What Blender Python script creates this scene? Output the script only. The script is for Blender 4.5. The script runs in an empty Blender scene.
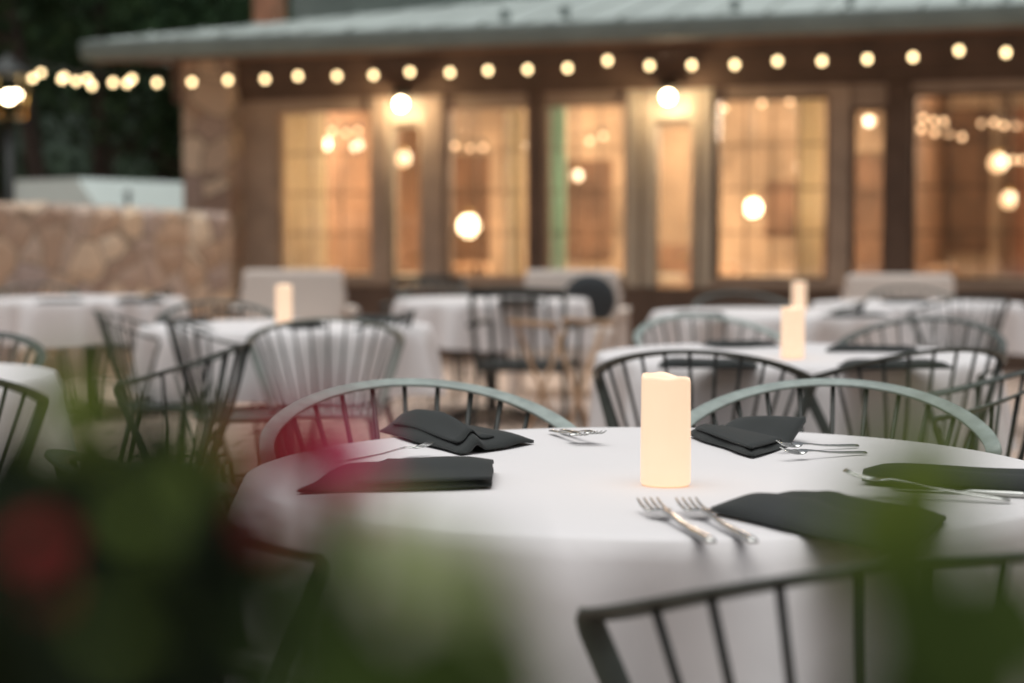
import bpy, bmesh, math, random
from math import sin, cos, pi, radians, sqrt, atan2
from mathutils import Vector, Matrix
random.seed(7)
SC = bpy.context.scene
COL = SC.collection
W_, H_ = 1024, 683
FPX = 1700.0
PITCH = radians(3.215)
CAM = Vector((0, 0, 1.08))

# ------------------------------------------------------------------ camera
cd = bpy.data.cameras.new('camera')
cam = bpy.data.objects.new('camera', cd); COL.objects.link(cam)
cam.location = CAM; cam.rotation_euler = (pi/2 - PITCH, 0, 0)
cd.sensor_width = 36; cd.lens = FPX/W_*36; cd.clip_start = 0.02; cd.clip_end = 500
cd.dof.use_dof = True; cd.dof.focus_distance = 2.62; cd.dof.aperture_fstop = cd.lens/26.0
cd.dof.aperture_blades = 9
SC.camera = cam

def ray(px, py):
    dx = (px - W_/2)/FPX; dy = -(py - H_/2)/FPX
    v = Vector((dx, 1, dy))
    return Matrix.Rotation(-PITCH, 3, 'X') @ v
def at(px, py, d):           # world point seen at a pixel, d metres ahead (along y)
    r = ray(px, py); return CAM + r*(d/r.y)
def on_z(px, py, z):
    r = ray(px, py); return CAM + r*((z - CAM.z)/r.z)

# ------------------------------------------------------------------ materials
def newmat(name):
    m = bpy.data.materials.new(name); m.use_nodes = True
    nt = m.node_tree; b = nt.nodes['Principled BSDF']
    return m, nt, b
def simple(name, col, rough=.6, metal=0, noise=0.0, nscale=8, bump=0.0, bscale=40, spec=.5, coat=0):
    m, nt, b = newmat(name)
    b.inputs['Base Color'].default_value = (*col, 1)
    b.inputs['Roughness'].default_value = rough
    b.inputs['Metallic'].default_value = metal
    b.inputs['Specular IOR Level'].default_value = spec
    if coat: b.inputs['Coat Weight'].default_value = coat
    tc = nt.nodes.new('ShaderNodeTexCoord')
    if noise:
        n = nt.nodes.new('ShaderNodeTexNoise'); n.inputs['Scale'].default_value = nscale; n.inputs['Detail'].default_value = 6
        nt.links.new(tc.outputs['Object'], n.inputs['Vector'])
        r = nt.nodes.new('ShaderNodeValToRGB')
        r.color_ramp.elements[0].position = .3; r.color_ramp.elements[1].position = .7
        r.color_ramp.elements[0].color = tuple(c*(1-noise) for c in col)+(1,)
        r.color_ramp.elements[1].color = tuple(min(1, c*(1+noise)) for c in col)+(1,)
        nt.links.new(n.outputs['Fac'], r.inputs['Fac']); nt.links.new(r.outputs['Color'], b.inputs['Base Color'])
    if bump:
        n = nt.nodes.new('ShaderNodeTexNoise'); n.inputs['Scale'].default_value = bscale; n.inputs['Detail'].default_value = 5
        nt.links.new(tc.outputs['Object'], n.inputs['Vector'])
        bp = nt.nodes.new('ShaderNodeBump'); bp.inputs['Strength'].default_value = bump; bp.inputs['Distance'].default_value = .01
        nt.links.new(n.outputs['Fac'], bp.inputs['Height']); nt.links.new(bp.outputs['Normal'], b.inputs['Normal'])
    return m
def emit(name, col, strength, base=(.8, .8, .8)):
    m, nt, b = newmat(name)
    b.inputs['Base Color'].default_value = (*base, 1)
    b.inputs['Emission Color'].default_value = (*col, 1)
    b.inputs['Emission Strength'].default_value = strength
    return m
def cloth_mat(name, col, rough=.85, weave=900, wstr=.12, crease=.25):
    m, nt, b = newmat(name)
    b.inputs['Base Color'].default_value = (*col, 1); b.inputs['Roughness'].default_value = rough
    b.inputs['Specular IOR Level'].default_value = .25
    b.inputs['Sheen Weight'].default_value = .12
    tc = nt.nodes.new('ShaderNodeTexCoord')
    n = nt.nodes.new('ShaderNodeTexNoise'); n.inputs['Scale'].default_value = weave; n.inputs['Detail'].default_value = 2
    n2 = nt.nodes.new('ShaderNodeTexNoise'); n2.inputs['Scale'].default_value = 7; n2.inputs['Detail'].default_value = 4; n2.inputs['Distortion'].default_value = .6
    for q in (n, n2): nt.links.new(tc.outputs['Object'], q.inputs['Vector'])
    b1 = nt.nodes.new('ShaderNodeBump'); b1.inputs['Strength'].default_value = wstr; b1.inputs['Distance'].default_value = .001
    b2 = nt.nodes.new('ShaderNodeBump'); b2.inputs['Strength'].default_value = crease; b2.inputs['Distance'].default_value = .012
    nt.links.new(n.outputs['Fac'], b1.inputs['Height']); nt.links.new(n2.outputs['Fac'], b2.inputs['Height'])
    nt.links.new(b2.outputs['Normal'], b1.inputs['Normal']); nt.links.new(b1.outputs['Normal'], b.inputs['Normal'])
    return m
def leaf_mat(name, c1, c2, trans=.3):
    m, nt, b = newmat(name)
    tc = nt.nodes.new('ShaderNodeTexCoord')
    n = nt.nodes.new('ShaderNodeTexNoise'); n.inputs['Scale'].default_value = 3; n.inputs['Detail'].default_value = 3
    nt.links.new(tc.outputs['Object'], n.inputs['Vector'])
    r = nt.nodes.new('ShaderNodeValToRGB'); r.color_ramp.elements[0].color = (*c1, 1); r.color_ramp.elements[1].color = (*c2, 1)
    r.color_ramp.elements[0].position = .35; r.color_ramp.elements[1].position = .65
    nt.links.new(n.outputs['Fac'], r.inputs['Fac']); nt.links.new(r.outputs['Color'], b.inputs['Base Color'])
    b.inputs['Roughness'].default_value = .6; b.inputs['Specular IOR Level'].default_value = .12
    t = nt.nodes.new('ShaderNodeBsdfTranslucent'); nt.links.new(r.outputs['Color'], t.inputs['Color'])
    mx = nt.nodes.new('ShaderNodeMixShader'); mx.inputs['Fac'].default_value = trans
    nt.links.new(b.outputs['BSDF'], mx.inputs[1]); nt.links.new(t.outputs['BSDF'], mx.inputs[2])
    nt.links.new(mx.outputs['Shader'], nt.nodes['Material Output'].inputs['Surface'])
    return m
def pane_mat():
    m, nt, b = newmat('window_glass')
    nt.nodes.remove(b)
    t = nt.nodes.new('ShaderNodeBsdfTransparent'); t.inputs['Color'].default_value = (.97, .95, .92, 1)
    g = nt.nodes.new('ShaderNodeBsdfGlossy'); g.inputs['Roughness'].default_value = .01
    f = nt.nodes.new('ShaderNodeFresnel'); f.inputs['IOR'].default_value = 1.6
    ma = nt.nodes.new('ShaderNodeMath'); ma.operation = 'MULTIPLY'; ma.inputs[1].default_value = 1.7
    nt.links.new(f.outputs['Fac'], ma.inputs[0])
    mx = nt.nodes.new('ShaderNodeMixShader')
    nt.links.new(ma.outputs[0], mx.inputs['Fac']); nt.links.new(t.outputs[0], mx.inputs[1]); nt.links.new(g.outputs[0], mx.inputs[2])
    nt.links.new(mx.outputs[0], nt.nodes['Material Output'].inputs['Surface'])
    return m
def stone_mat(name, tint=1.0, scale=3.2):
    m, nt, b = newmat(name)
    tc = nt.nodes.new('ShaderNodeTexCoord')
    mp = nt.nodes.new('ShaderNodeMapping'); mp.inputs['Scale'].default_value = (1, 1, 1.25)
    nt.links.new(tc.outputs['Object'], mp.inputs['Vector'])
    nz = nt.nodes.new('ShaderNodeTexNoise'); nz.inputs['Scale'].default_value = 2.5
    nt.links.new(mp.outputs[0], nz.inputs['Vector'])
    ad = nt.nodes.new('ShaderNodeMixRGB'); ad.blend_type = 'ADD'; ad.inputs['Fac'].default_value = .25
    nt.links.new(mp.outputs[0], ad.inputs[1]); nt.links.new(nz.outputs['Color'], ad.inputs[2])
    v = nt.nodes.new('ShaderNodeTexVoronoi'); v.inputs['Scale'].default_value = scale
    ve = nt.nodes.new('ShaderNodeTexVoronoi'); ve.feature = 'DISTANCE_TO_EDGE'; ve.inputs['Scale'].default_value = scale
    nt.links.new(ad.outputs[0], v.inputs['Vector']); nt.links.new(ad.outputs[0], ve.inputs['Vector'])
    sp = nt.nodes.new('ShaderNodeSeparateColor'); nt.links.new(v.outputs['Color'], sp.inputs[0])
    r = nt.nodes.new('ShaderNodeValToRGB')
    els = [(0, (.20, .13, .10)), (.3, (.36, .24, .16)), (.55, (.27, .20, .17)), (.8, (.46, .33, .22)), (1, (.52, .42, .32))]
    while len(r.color_ramp.elements) < len(els): r.color_ramp.elements.new(.5)
    for e, (p, c) in zip(r.color_ramp.elements, els): e.position = p; e.color = (c[0]*tint*.96, c[1]*tint*1.02, c[2]*tint*1.10, 1)
    nt.links.new(sp.outputs[0], r.inputs['Fac'])
    st = nt.nodes.new('ShaderNodeMath'); st.operation = 'LESS_THAN'; st.inputs[1].default_value = .035
    nt.links.new(ve.outputs['Distance'], st.inputs[0])
    mx = nt.nodes.new('ShaderNodeMixRGB'); mx.inputs[2].default_value = (.19*tint, .145*tint, .11*tint, 1)
    nt.links.new(st.outputs[0], mx.inputs['Fac']); nt.links.new(r.outputs['Color'], mx.inputs[1])
    nt.links.new(mx.outputs[0], b.inputs['Base Color']); b.inputs['Roughness'].default_value = .9
    bp = nt.nodes.new('ShaderNodeBump'); bp.inputs['Strength'].default_value = .8; bp.inputs['Distance'].default_value = .05
    nt.links.new(ve.outputs['Distance'], bp.inputs['Height']); nt.links.new(bp.outputs['Normal'], b.inputs['Normal'])
    return m
def paver_mat():
    m, nt, b = newmat('patio_pavers')
    tc = nt.nodes.new('ShaderNodeTexCoord')
    br = nt.nodes.new('ShaderNodeTexBrick'); br.inputs['Scale'].default_value = 1
    br.inputs['Brick Width'].default_value = .42; br.inputs['Row Height'].default_value = .28; br.inputs['Mortar Size'].default_value = .012
    br.inputs['Color1'].default_value = (.58, .42, .33, 1); br.inputs['Color2'].default_value = (.49, .36, .29, 1); br.inputs['Mortar'].default_value = (.16, .12, .09, 1)
    nt.links.new(tc.outputs['Object'], br.inputs['Vector'])
    n = nt.nodes.new('ShaderNodeTexNoise'); n.inputs['Scale'].default_value = 4; n.inputs['Detail'].default_value = 6
    nt.links.new(tc.outputs['Object'], n.inputs['Vector'])
    mx = nt.nodes.new('ShaderNodeMixRGB'); mx.blend_type = 'OVERLAY'; mx.inputs['Fac'].default_value = .4
    nt.links.new(br.outputs['Color'], mx.inputs[1]); nt.links.new(n.outputs['Fac'], mx.inputs[2])
    hs = nt.nodes.new('ShaderNodeHueSaturation'); hs.inputs['Saturation'].default_value = .9
    nt.links.new(mx.outputs[0], hs.inputs['Color'])
    nt.links.new(hs.outputs[0], b.inputs['Base Color']); b.inputs['Roughness'].default_value = .8
    return m

M = dict(
    cloth=cloth_mat('white_linen', (.82, .78, .78)),
    napkin=cloth_mat('charcoal_napkin', (.030, .033, .032), weave=700, wstr=.3, crease=.1),
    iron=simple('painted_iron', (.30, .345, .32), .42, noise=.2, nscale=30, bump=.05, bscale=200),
    darkiron=simple('black_iron', (.03, .033, .03), .5, noise=.2, nscale=20),
    wood=simple('oiled_wood', (.50, .31, .18), .5, noise=.3, nscale=6),
    steel=simple('cutlery_steel', (.62, .62, .60), .16, 1),
    wax=None,
    taupe=simple('taupe_timber', (.46, .345, .26), .7, noise=.15, nscale=4),
    darktimber=simple('dark_brown_timber', (.14, .09, .064), .7, noise=.2, nscale=4),
    pale=simple('pale_painted_timber', (.56, .48, .37), .6, noise=.08, nscale=3),
    soffit=simple('brown_soffit', (.22, .12, .08), .7, noise=.2, nscale=3),
    gutter=simple('grey_gutter_metal', (.20, .245, .23), .55, noise=.12, nscale=3),
    roof=simple('pale_metal_roof', (.44, .49, .46), .55, noise=.12, nscale=1.2, bump=.1, bscale=3),
    pane=pane_mat(),
    stone=stone_mat('fieldstone', 1.8), stone2=stone_mat('warm_fieldstone', 1.6, 2.6),
    inwall=simple('interior_plaster', (.60, .44, .30), .8, noise=.45, nscale=.9),
    inwood=simple('interior_panelling', (.24, .135, .08), .6, noise=.4, nscale=2),
    curtain=leaf_mat('cream_curtain', (.92, .84, .68), (.95, .88, .74), .72),
    bulb=emit('warm_bulb_glow', (1, .72, .36), 5.6), sconce=emit('sconce_glow', (1, .80, .52), 26),
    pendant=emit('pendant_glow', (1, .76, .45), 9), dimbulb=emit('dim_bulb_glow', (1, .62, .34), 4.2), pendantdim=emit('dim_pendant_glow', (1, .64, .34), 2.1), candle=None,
    white=simple('white_painted_metal', (.66, .74, .71), .5, noise=.06, nscale=2),
    cushion=cloth_mat('oatmeal_cushion', (.70, .61, .55)), darkcushion=cloth_mat('charcoal_cushion', (.05, .055, .06)),
    bark=simple('tree_bark', (.05, .036, .028), .9, noise=.4, nscale=5, bump=.6, bscale=12),
    leafdark=leaf_mat('dark_tree_leaves', (.02, .036, .016), (.045, .085, .036), .25),
    leafmid=leaf_mat('mid_tree_leaves', (.06, .12, .06), (.11, .19, .10), .4),
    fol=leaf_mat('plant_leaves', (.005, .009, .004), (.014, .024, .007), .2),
    folbright=leaf_mat('young_plant_leaves', (.17, .25, .045), (.22, .30, .07), .45),
    foldeep=leaf_mat('deep_green_leaves', (.055, .095, .022), (.085, .13, .032), .4),
    folpale=leaf_mat('pale_plant_leaves', (.48, .58, .28), (.56, .64, .34), .45),
    petal=leaf_mat('pink_petals', (.80, .06, .20), (.85, .16, .32), .4),
    petalred=leaf_mat('red_petals', (.30, .015, .025), (.38, .025, .035), .35),
    ground=paver_mat(), soil=simple('bed_soil', (.05, .035, .025), .95, noise=.4, nscale=20, bump=.6, bscale=60),
    terrain=simple('dark_wooded_hill', (.012, .022, .012), .95, noise=.5, nscale=.4),
    copper=simple('chimney_brick', (.42, .20, .12), .8, noise=.2, nscale=5),
    brass=simple('aged_brass', (.5, .33, .12), .3, 1),
    glassware=simple('votive_glass', (.6, .35, .2), .1, spec=.8),
)
# glowing wax: a translucent pillar lit from within
def wax():
    m, nt, b = newmat('candle_wax')
    b.inputs['Base Color'].default_value = (.85, .70, .55, 1); b.inputs['Roughness'].default_value = .45
    b.inputs['Emission Color'].default_value = (1, .64, .39, 1)
    tc = nt.nodes.new('ShaderNodeTexCoord')
    n = nt.nodes.new('ShaderNodeTexNoise'); n.inputs['Scale'].default_value = 9; n.inputs['Detail'].default_value = 4
    nt.links.new(tc.outputs['Object'], n.inputs['Vector'])
    r = nt.nodes.new('ShaderNodeMapRange'); r.inputs['To Min'].default_value = .47; r.inputs['To Max'].default_value = .60
    nt.links.new(n.outputs['Fac'], r.inputs['Value']); nt.links.new(r.outputs[0], b.inputs['Emission Strength'])
    return m
M['wax'] = wax()
M['flame'] = emit('led_flame', (1, .72, .38), 8)

# ------------------------------------------------------------------ mesh builder
class MB:
    def __init__(s): s.v = []; s.f = []; s.smooth = []
    def add(s, vs, fs, smooth=False):
        o = len(s.v); s.v += [tuple(v) for v in vs]
        s.f += [tuple(i+o for i in f) for f in fs]; s.smooth += [smooth]*len(fs)
        return s
    def box(s, c, d, rot=None):
        vs = [Vector((x*d[0]/2, y*d[1]/2, z*d[2]/2)) for x in (-1, 1) for y in (-1, 1) for z in (-1, 1)]
        if rot is not None: vs = [rot @ v for v in vs]
        vs = [v + Vector(c) for v in vs]
        return s.add(vs, [(0, 1, 3, 2), (4, 6, 7, 5), (0, 4, 5, 1), (2, 3, 7, 6), (0, 2, 6, 4), (1, 5, 7, 3)])
    def bx(s, x0, x1, y0, y1, z0, z1):
        return s.box(((x0+x1)/2, (y0+y1)/2, (z0+z1)/2), (abs(x1-x0), abs(y1-y0), abs(z1-z0)))
    def tube(s, pts, r, n=8, cap=True):
        pts = [Vector(p) for p in pts]; rs = r if isinstance(r, (list, tuple)) else [r]*len(pts)
        vs = []; fs = []; up = None
        for i, p in enumerate(pts):
            t = (pts[min(i+1, len(pts)-1)] - pts[max(i-1, 0)]).normalized()
            if up is None: up = Vector((0, 0, 1)) if abs(t.z) < .9 else Vector((0, 1, 0))
            a = t.cross(up).normalized(); b = a.cross(t).normalized(); up = b
            for k in range(n):
                g = 2*pi*k/n; vs.append(p + (a*cos(g) + b*sin(g))*rs[i])
        for i in range(len(pts)-1):
            for k in range(n):
                k2 = (k+1) % n
                fs.append((i*n+k, i*n+k2, (i+1)*n+k2, (i+1)*n+k))
        if cap:
            fs.append(tuple(range(n-1, -1, -1))); fs.append(tuple((len(pts)-1)*n+k for k in range(n)))
        return s.add(vs, fs, True)
    def strap(s, pts, nrm, w, t):      # flat bar swept along pts with face normals nrm
        pts = [Vector(p) for p in pts]; vs = []; fs = []
        prof = [(-.5, -.35), (-.42, -.5), (.42, -.5), (.5, -.35), (.5, .35), (.42, .5), (-.42, .5), (-.5, .35)]
        n = len(prof)
        for i, p in enumerate(pts):
            T = (pts[min(i+1, len(pts)-1)] - pts[max(i-1, 0)]).normalized()
            N = Vector(nrm[i]); N = (N - T*N.dot(T)).normalized(); B = T.cross(N)
            for (a, b) in prof: vs.append(p + B*a*w + N*b*t)
        for i in range(len(pts)-1):
            for k in range(n):
                k2 = (k+1) % n; fs.append((i*n+k, i*n+k2, (i+1)*n+k2, (i+1)*n+k))
        fs.append(tuple(range(n-1, -1, -1))); fs.append(tuple((len(pts)-1)*n+k for k in range(n)))
        return s.add(vs, fs, True)
    def lathe(s, prof, n=32, c=(0, 0, 0), zf=None):
        vs = []; fs = []
        for (r, z) in prof:
            for k in range(n):
                g = 2*pi*k/n; x, y = r*cos(g), r*sin(g)
                vs.append((c[0]+x, c[1]+y, c[2]+z+(zf(g, r, z) if zf else 0)))
        for i in range(len(prof)-1):
            for k in range(n):
                k2 = (k+1) % n; fs.append((i*n+k, i*n+k2, (i+1)*n+k2, (i+1)*n+k))
        fs.append(tuple(range(n-1, -1, -1))); fs.append(tuple((len(prof)-1)*n+k for k in range(n)))
        return s.add(vs, fs, True)
    def ball(s, c, r, n=10):
        rr = r if isinstance(r, (list, tuple)) else (r, r, r)
        bm = bmesh.new(); bmesh.ops.create_uvsphere(bm, u_segments=n, v_segments=max(5, n*2//3), radius=1)
        vs = [(v.co.x*rr[0]+c[0], v.co.y*rr[1]+c[1], v.co.z*rr[2]+c[2]) for v in bm.verts]
        fs = [tuple(v.index for v in f.verts) for f in bm.faces]; bm.free()
        return s.add(vs, fs, True)
    def build(s, name, mat, parent=None, loc=None, bevel=0, subsurf=0, solid=0):
        me = bpy.data.meshes.new(name); me.from_pydata(s.v, [], s.f); me.update()
        for p, sm in zip(me.polygons, s.smooth): p.use_smooth = sm
        me.materials.append(mat)
        o = bpy.data.objects.new(name, me); COL.objects.link(o)
        if parent is not None: o.parent = parent
        if loc is not None: o.location = loc
        if solid:
            md = o.modifiers.new('thick', 'SOLIDIFY'); md.thickness = solid; md.offset = 0
        if bevel:
            md = o.modifiers.new('bevel', 'BEVEL'); md.width = bevel; md.segments = 2; md.limit_method = 'ANGLE'
        if subsurf:
            md = o.modifiers.new('sub', 'SUBSURF'); md.levels = subsurf; md.render_levels = subsurf
        return o
def tag(o, label=None, cat=None, group=None, kind=None):
    if label: o['label'] = label
    if cat: o['category'] = cat
    if group: o['group'] = group
    if kind: o['kind'] = kind
    return o
def empty(name, loc=(0, 0, 0), rz=0, label=None, cat=None, group=None):
    o = bpy.data.objects.new(name, None); COL.objects.link(o); o.empty_display_size = .1
    o.location = loc; o.rotation_euler = (0, 0, rz)
    return tag(o, label, cat, group)
def copy_tree(o, parent=None):
    c = o.copy(); COL.objects.link(c)
    if parent is not None: c.parent = parent
    for ch in list(o.children): copy_tree(ch, c)
    return c
def place(proto, used, loc, rz, label, group=None):
    o = proto if not used[0] else copy_tree(proto)
    used[0] = True
    o.location = loc; o.rotation_euler = (0, 0, rz); o['label'] = label
    if group: o['group'] = group
    return o

# ------------------------------------------------------------------ ground and hills
g = MB(); g.add([(-90, -60, 0), (90, -60, 0), (90, 90, 0), (-90, 90, 0)], [(0, 1, 2, 3)])
tag(g.build('patio', M['ground']), 'tan paver patio under the dining tables', 'patio', kind='structure')
g = MB(); g.add([(-2.2, -.6, .004), (2.4, -.6, .004), (2.4, .86, .004), (-2.2, .86, .004)], [(0, 1, 2, 3)])
tag(g.build('flower_bed', M['soil']), 'dark soil bed at the edge of the patio', 'flower bed', kind='structure')
h = MB(); vs = []; fs = []; NA, NR = 72, 8  # ring added to close gaps behind the trees and cut low sky light
for i in range(NA):
    a = 2*pi*i/NA
    for j in range(NR):
        r = 34 + j*5
        z = (1-cos(min(1, j/(NR-2))*pi))/2*(21+3*sin(a*3+1)+2*sin(a*7)) + (.8*sin(a*19+j) if j else -.3)
        vs.append((r*cos(a), 6+r*sin(a), z))
for i in range(NA):
    for j in range(NR-1):
        i2 = (i+1) % NA
        fs.append((i*NR+j, i*NR+j+1, i2*NR+j+1, i2*NR+j))
h.add(vs, fs, True)
tag(h.build('hills', M['terrain']), 'dark wooded hillside around the courtyard', 'hill', kind='structure')

# ------------------------------------------------------------------ building
BA = radians(17.5)
BO = Vector((0, 16, 0))
bld = empty('restaurant_building', BO, -BA, 'long low restaurant with glowing windows under a pale metal roof', 'building')
def U(px, v=0.0):    # facade coordinate of a pixel column, for a plane v metres in front of the facade
    s = (px - W_/2)/FPX
    return s*(16 - v*cos(BA))/(cos(BA) + s*sin(BA)) + v*sin(BA)*0 + v*(s*0)
def Ufix(px, v):     # exact intersection: world = BO + u*(cos,-sin) + v*(-sin,-cos)
    s = (px - W_/2)/FPX
    # x = u cos - v sin ; y = 16 - u sin - v cos ; x = s y
    return (s*(16 - v*cos(BA)) + v*sin(BA))/(cos(BA) + s*sin(BA))
def loc2world(u, v, z): return Vector((u*cos(BA) - v*sin(BA), 16 - u*sin(BA) - v*cos(BA), z))
def bb(mb, u0, u1, v0, v1, z0, z1): return mb.bx(u0, u1, -v1, -v0, z0, z1)   # local -y is outwards
# openings: kind, px0, px1, z0, z1
OPEN = [('window', 279, 371, .77, 2.41), ('door', 392, 421, .42, 2.25), ('window', 448, 527, .77, 2.41), ('window', 546, 624, .77, 2.41),
        ('door', 655, 691, .42, 2.22), ('window', 716, 825, .77, 2.42), ('window', 852, 882, .77, 2.30), ('window', 912, 1050, .77, 2.42)]
uL = Ufix(232, 0); uR = Ufix(1290, 0)
TOP = 2.95
w = MB(); edges = [uL]
ops = []
for k, p0, p1, z0, z1 in OPEN: ops.append((k, Ufix(p0, 0)-.025, Ufix(p1, 0)+.025, z0, z1))
cur = uL
for k, a, b, z0, z1 in ops:
    bb(w, cur, a, -.2, 0, 0, TOP)
    bb(w, a, b, -.2, 0, 0, z0); bb(w, a, b, -.2, 0, z1, TOP)
    cur = b
bb(w, cur, uR, -.2, 0, 0, TOP)
w.build('wall', M['taupe'], bld)
# base course, header beam
m = MB(); bb(m, uL, uR, .003, .06, 0, .70)
m.build('base_panel', M['darktimber'], bld)
m = MB(); bb(m, uL-.6, uR, .003, .05, 2.50, 2.60); m.build('header_trim', M['darktimber'], bld)
m = MB(); bb(m, uL-.6, uR, .006, .09, 2.603, 2.895); m.build('header_beam', M['darktimber'], bld)
# pilasters
for p0, p1, mt in ((373, 390, 'taupe'), (424, 445, 'taupe'), (529, 544, 'darktimber'), (627, 640, 'pale'), (700, 713, 'pale'), (828, 849, 'taupe'), (885, 909, 'darktimber')):
    m = MB(); bb(m, Ufix(p0, 0), Ufix(p1, 0), .004, .07, .703, 2.497); m.build('pilaster', M[mt], bld, bevel=.008)
# pale door surrounds
for p0, p1, a0, a1 in ((373, 440, 392, 421), (641, 699, 655, 691)):
    m = MB(); z1 = 2.25 if p0 < 500 else 2.22
    bb(m, Ufix(p0, 0)+.02, Ufix(a0, 0)-.005, .003, .035, .71, 2.49); bb(m, Ufix(a1, 0)+.005, Ufix(p1, 0)-.02, .003, .035, .71, 2.49)
    bb(m, Ufix(a0, 0)-.004, Ufix(a1, 0)+.004, .003, .035, z1+.01, 2.49)
    m.build('door_surround', M['pale'], bld)
# windows
bars = {0: (3, 4), 2: (3, 4), 3: (3, 4), 5: (4, 4), 6: (1, 4), 7: (4, 4)}
for i, (k, a, b, z0, z1) in enumerate(ops):
    f = MB(); fw = .034
    if k == 'window':
        bb(f, a, a+fw, -.13, -.02, z0, z1); bb(f, b-fw, b, -.13, -.02, z0, z1)
        bb(f, a+fw, b-fw, -.13, -.02, z0, z0+fw); bb(f, a+fw, b-fw, -.13, -.02, z1-fw, z1)
        nx, nz = bars[i]
        for q in range(1, nx):
            u = a+fw + (b-a-2*fw)*q/nx; bb(f, u-.007, u+.007, -.095, -.071, z0+fw, z1-fw)
        for q in range(1, nz):
            z = z0+fw + (z1-z0-2*fw)*q/nz; bb(f, a+fw, b-fw, -.094, -.072, z-.007, z+.007)
        fo = f.build('window', M['taupe' if i < 4 else 'darktimber'], bld)
        s = MB(); bb(s, a-.03, b+.03, .004, .075, z0-.06, z0-.002); s.build('sill', M['taupe'], fo)
    else:
        bb(f, a, a+fw, -.13, -.02, .02, z1); bb(f, b-fw, b, -.13, -.02, .02, z1)
        bb(f, a+fw, b-fw, -.13, -.02, .02, z0); bb(f, a+fw, b-fw, -.13, -.02, z1-fw, z1)
        fo = f.build('door', M['pale'], bld)
        hd = MB(); hd.tube([(b-fw/2, .0, .98), (b-fw/2, -.05, .98), (b-fw/2-.1, -.05, .98)], .011, 8); hd.build('handle', M['brass'], fo)
    p = MB(); bb(p, a+fw, b-fw, -.066, -.062, z0+ (fw if k == 'window' else .0), z1-fw)
    p.build('pane', M['pane'], fo)
# stone corner column
m = MB(); uc0 = Ufix(183, .25); uc1 = Ufix(231, .25)
bb(m, uc0, uc1, -.35, .25, 0, 2.895)
m.build('stone_column', M['stone2'], bld, bevel=.03)
# eave, roof
EV = 1.0                           # eave overhang
ue0 = Ufix(96, EV); ue1 = Ufix(1290, EV); DEP = 9.0; PIT = .24
m = MB(); bb(m, ue0+.05, ue1, .003, EV-.053, 2.90, 2.94); m.build('soffit', M['soffit'], bld)
m = MB(); bb(m, ue0, ue1, EV-.05, EV, 2.81, 2.985); m.build('fascia', M['soffit'], bld)
m = MB()
gp = []
for q in range(7):
    t = pi*q/6; gp.append((EV+.005+.07-.07*cos(t), 2.97-.15*sin(t)**.6))
vs = []; fs = []
prof = gp + [(EV+.145, 2.99), (EV+.125, 2.99)] + [(a, b+.02) for a, b in gp[::-1][1:]]
for uu in (ue0-.05, ue1):
    vs += [(uu, -a, b) for a, b in prof]
n = len(prof)
for k in range(n): fs.append((k, (k+1) % n, n+(k+1) % n, n+k))
fs += [tuple(range(n)), tuple(range(2*n-1, n-1, -1))]
m.add(vs, fs, True)
# gutter brackets
for k in range(22):
    u = ue0+.2+k*.62
    bb(m, u-.012, u+.012, EV+.02, EV+.155, 2.93, 3.01)
m.build('gutter', M['gutter'], bld)
# roof : hip at left end, standing seams
def rz(v): return 3.005 + (EV+.09 - v)*PIT
m = MB(); RV = EV+.09
vr = -8.0
hipu = ue0-.04 + (RV-vr)*1.55
top = [(ue0-.04, -RV, rz(RV)), (ue1+.05, -RV, rz(RV)), (ue1+.05, -vr, rz(vr)), (hipu, -vr, rz(vr)), (ue0-.04, -(2*vr-RV), rz(RV)), (ue1+.05, -(2*vr-RV), rz(RV))]
bot = [(x, y, z-.06) for x, y, z in top]
m.add(top+bot, [(0, 1, 2, 3), (4, 0, 3), (5, 4, 3, 2), (1, 5, 2), (0, 6, 7, 1), (4, 10, 6, 0), (5, 11, 10, 4), (1, 7, 11, 5), (6, 10, 11, 7)])
rf = m.build('roof', M['roof'], bld)
sm_ = MB()
k = 0
u = ue0+.5
while u < ue1:
    vmin = max(vr, RV-(u-(ue0-.04))/1.55)
    c0 = Vector((u, -RV+.01, rz(RV)+.012)); c1 = Vector((u, -vmin, rz(vmin)+.012))
    sm_.tube([c0, c1], .009, 4); u += .42
sm_.build('seams', M['roof'], rf)
# snow guards on the eave
for px in (500, 560, 730, 845, 958, 1002):
    u = Ufix(px, EV); sg = MB(); sg.box((u, -EV+.15, rz(EV-.15)+.05), (.05, .12, .1)); sg.build('snow_guard', M['gutter'], rf)
# chimney
uc = Ufix(271, -3.0)
m = MB(); bb(m, uc-.13, uc+.13, -3.2, -2.85, rz(-2.9)-.6, 6.2); m.build('chimney', M['copper'], rf, bevel=.01)
# upper storey behind the ridge
ud = Ufix(300, -4.6)
m = MB(); bb(m, ud, ud+3.6, -6.6, -4.4, 3.9, 5.05)
dm = m.build('dormer_wall', M['gutter'], bld)
m = MB(); bb(m, ud-.25, ud+3.9, -6.9, -4.1, 5.055, 5.15); m.build('dormer_roof', M['roof'], dm)
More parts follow.
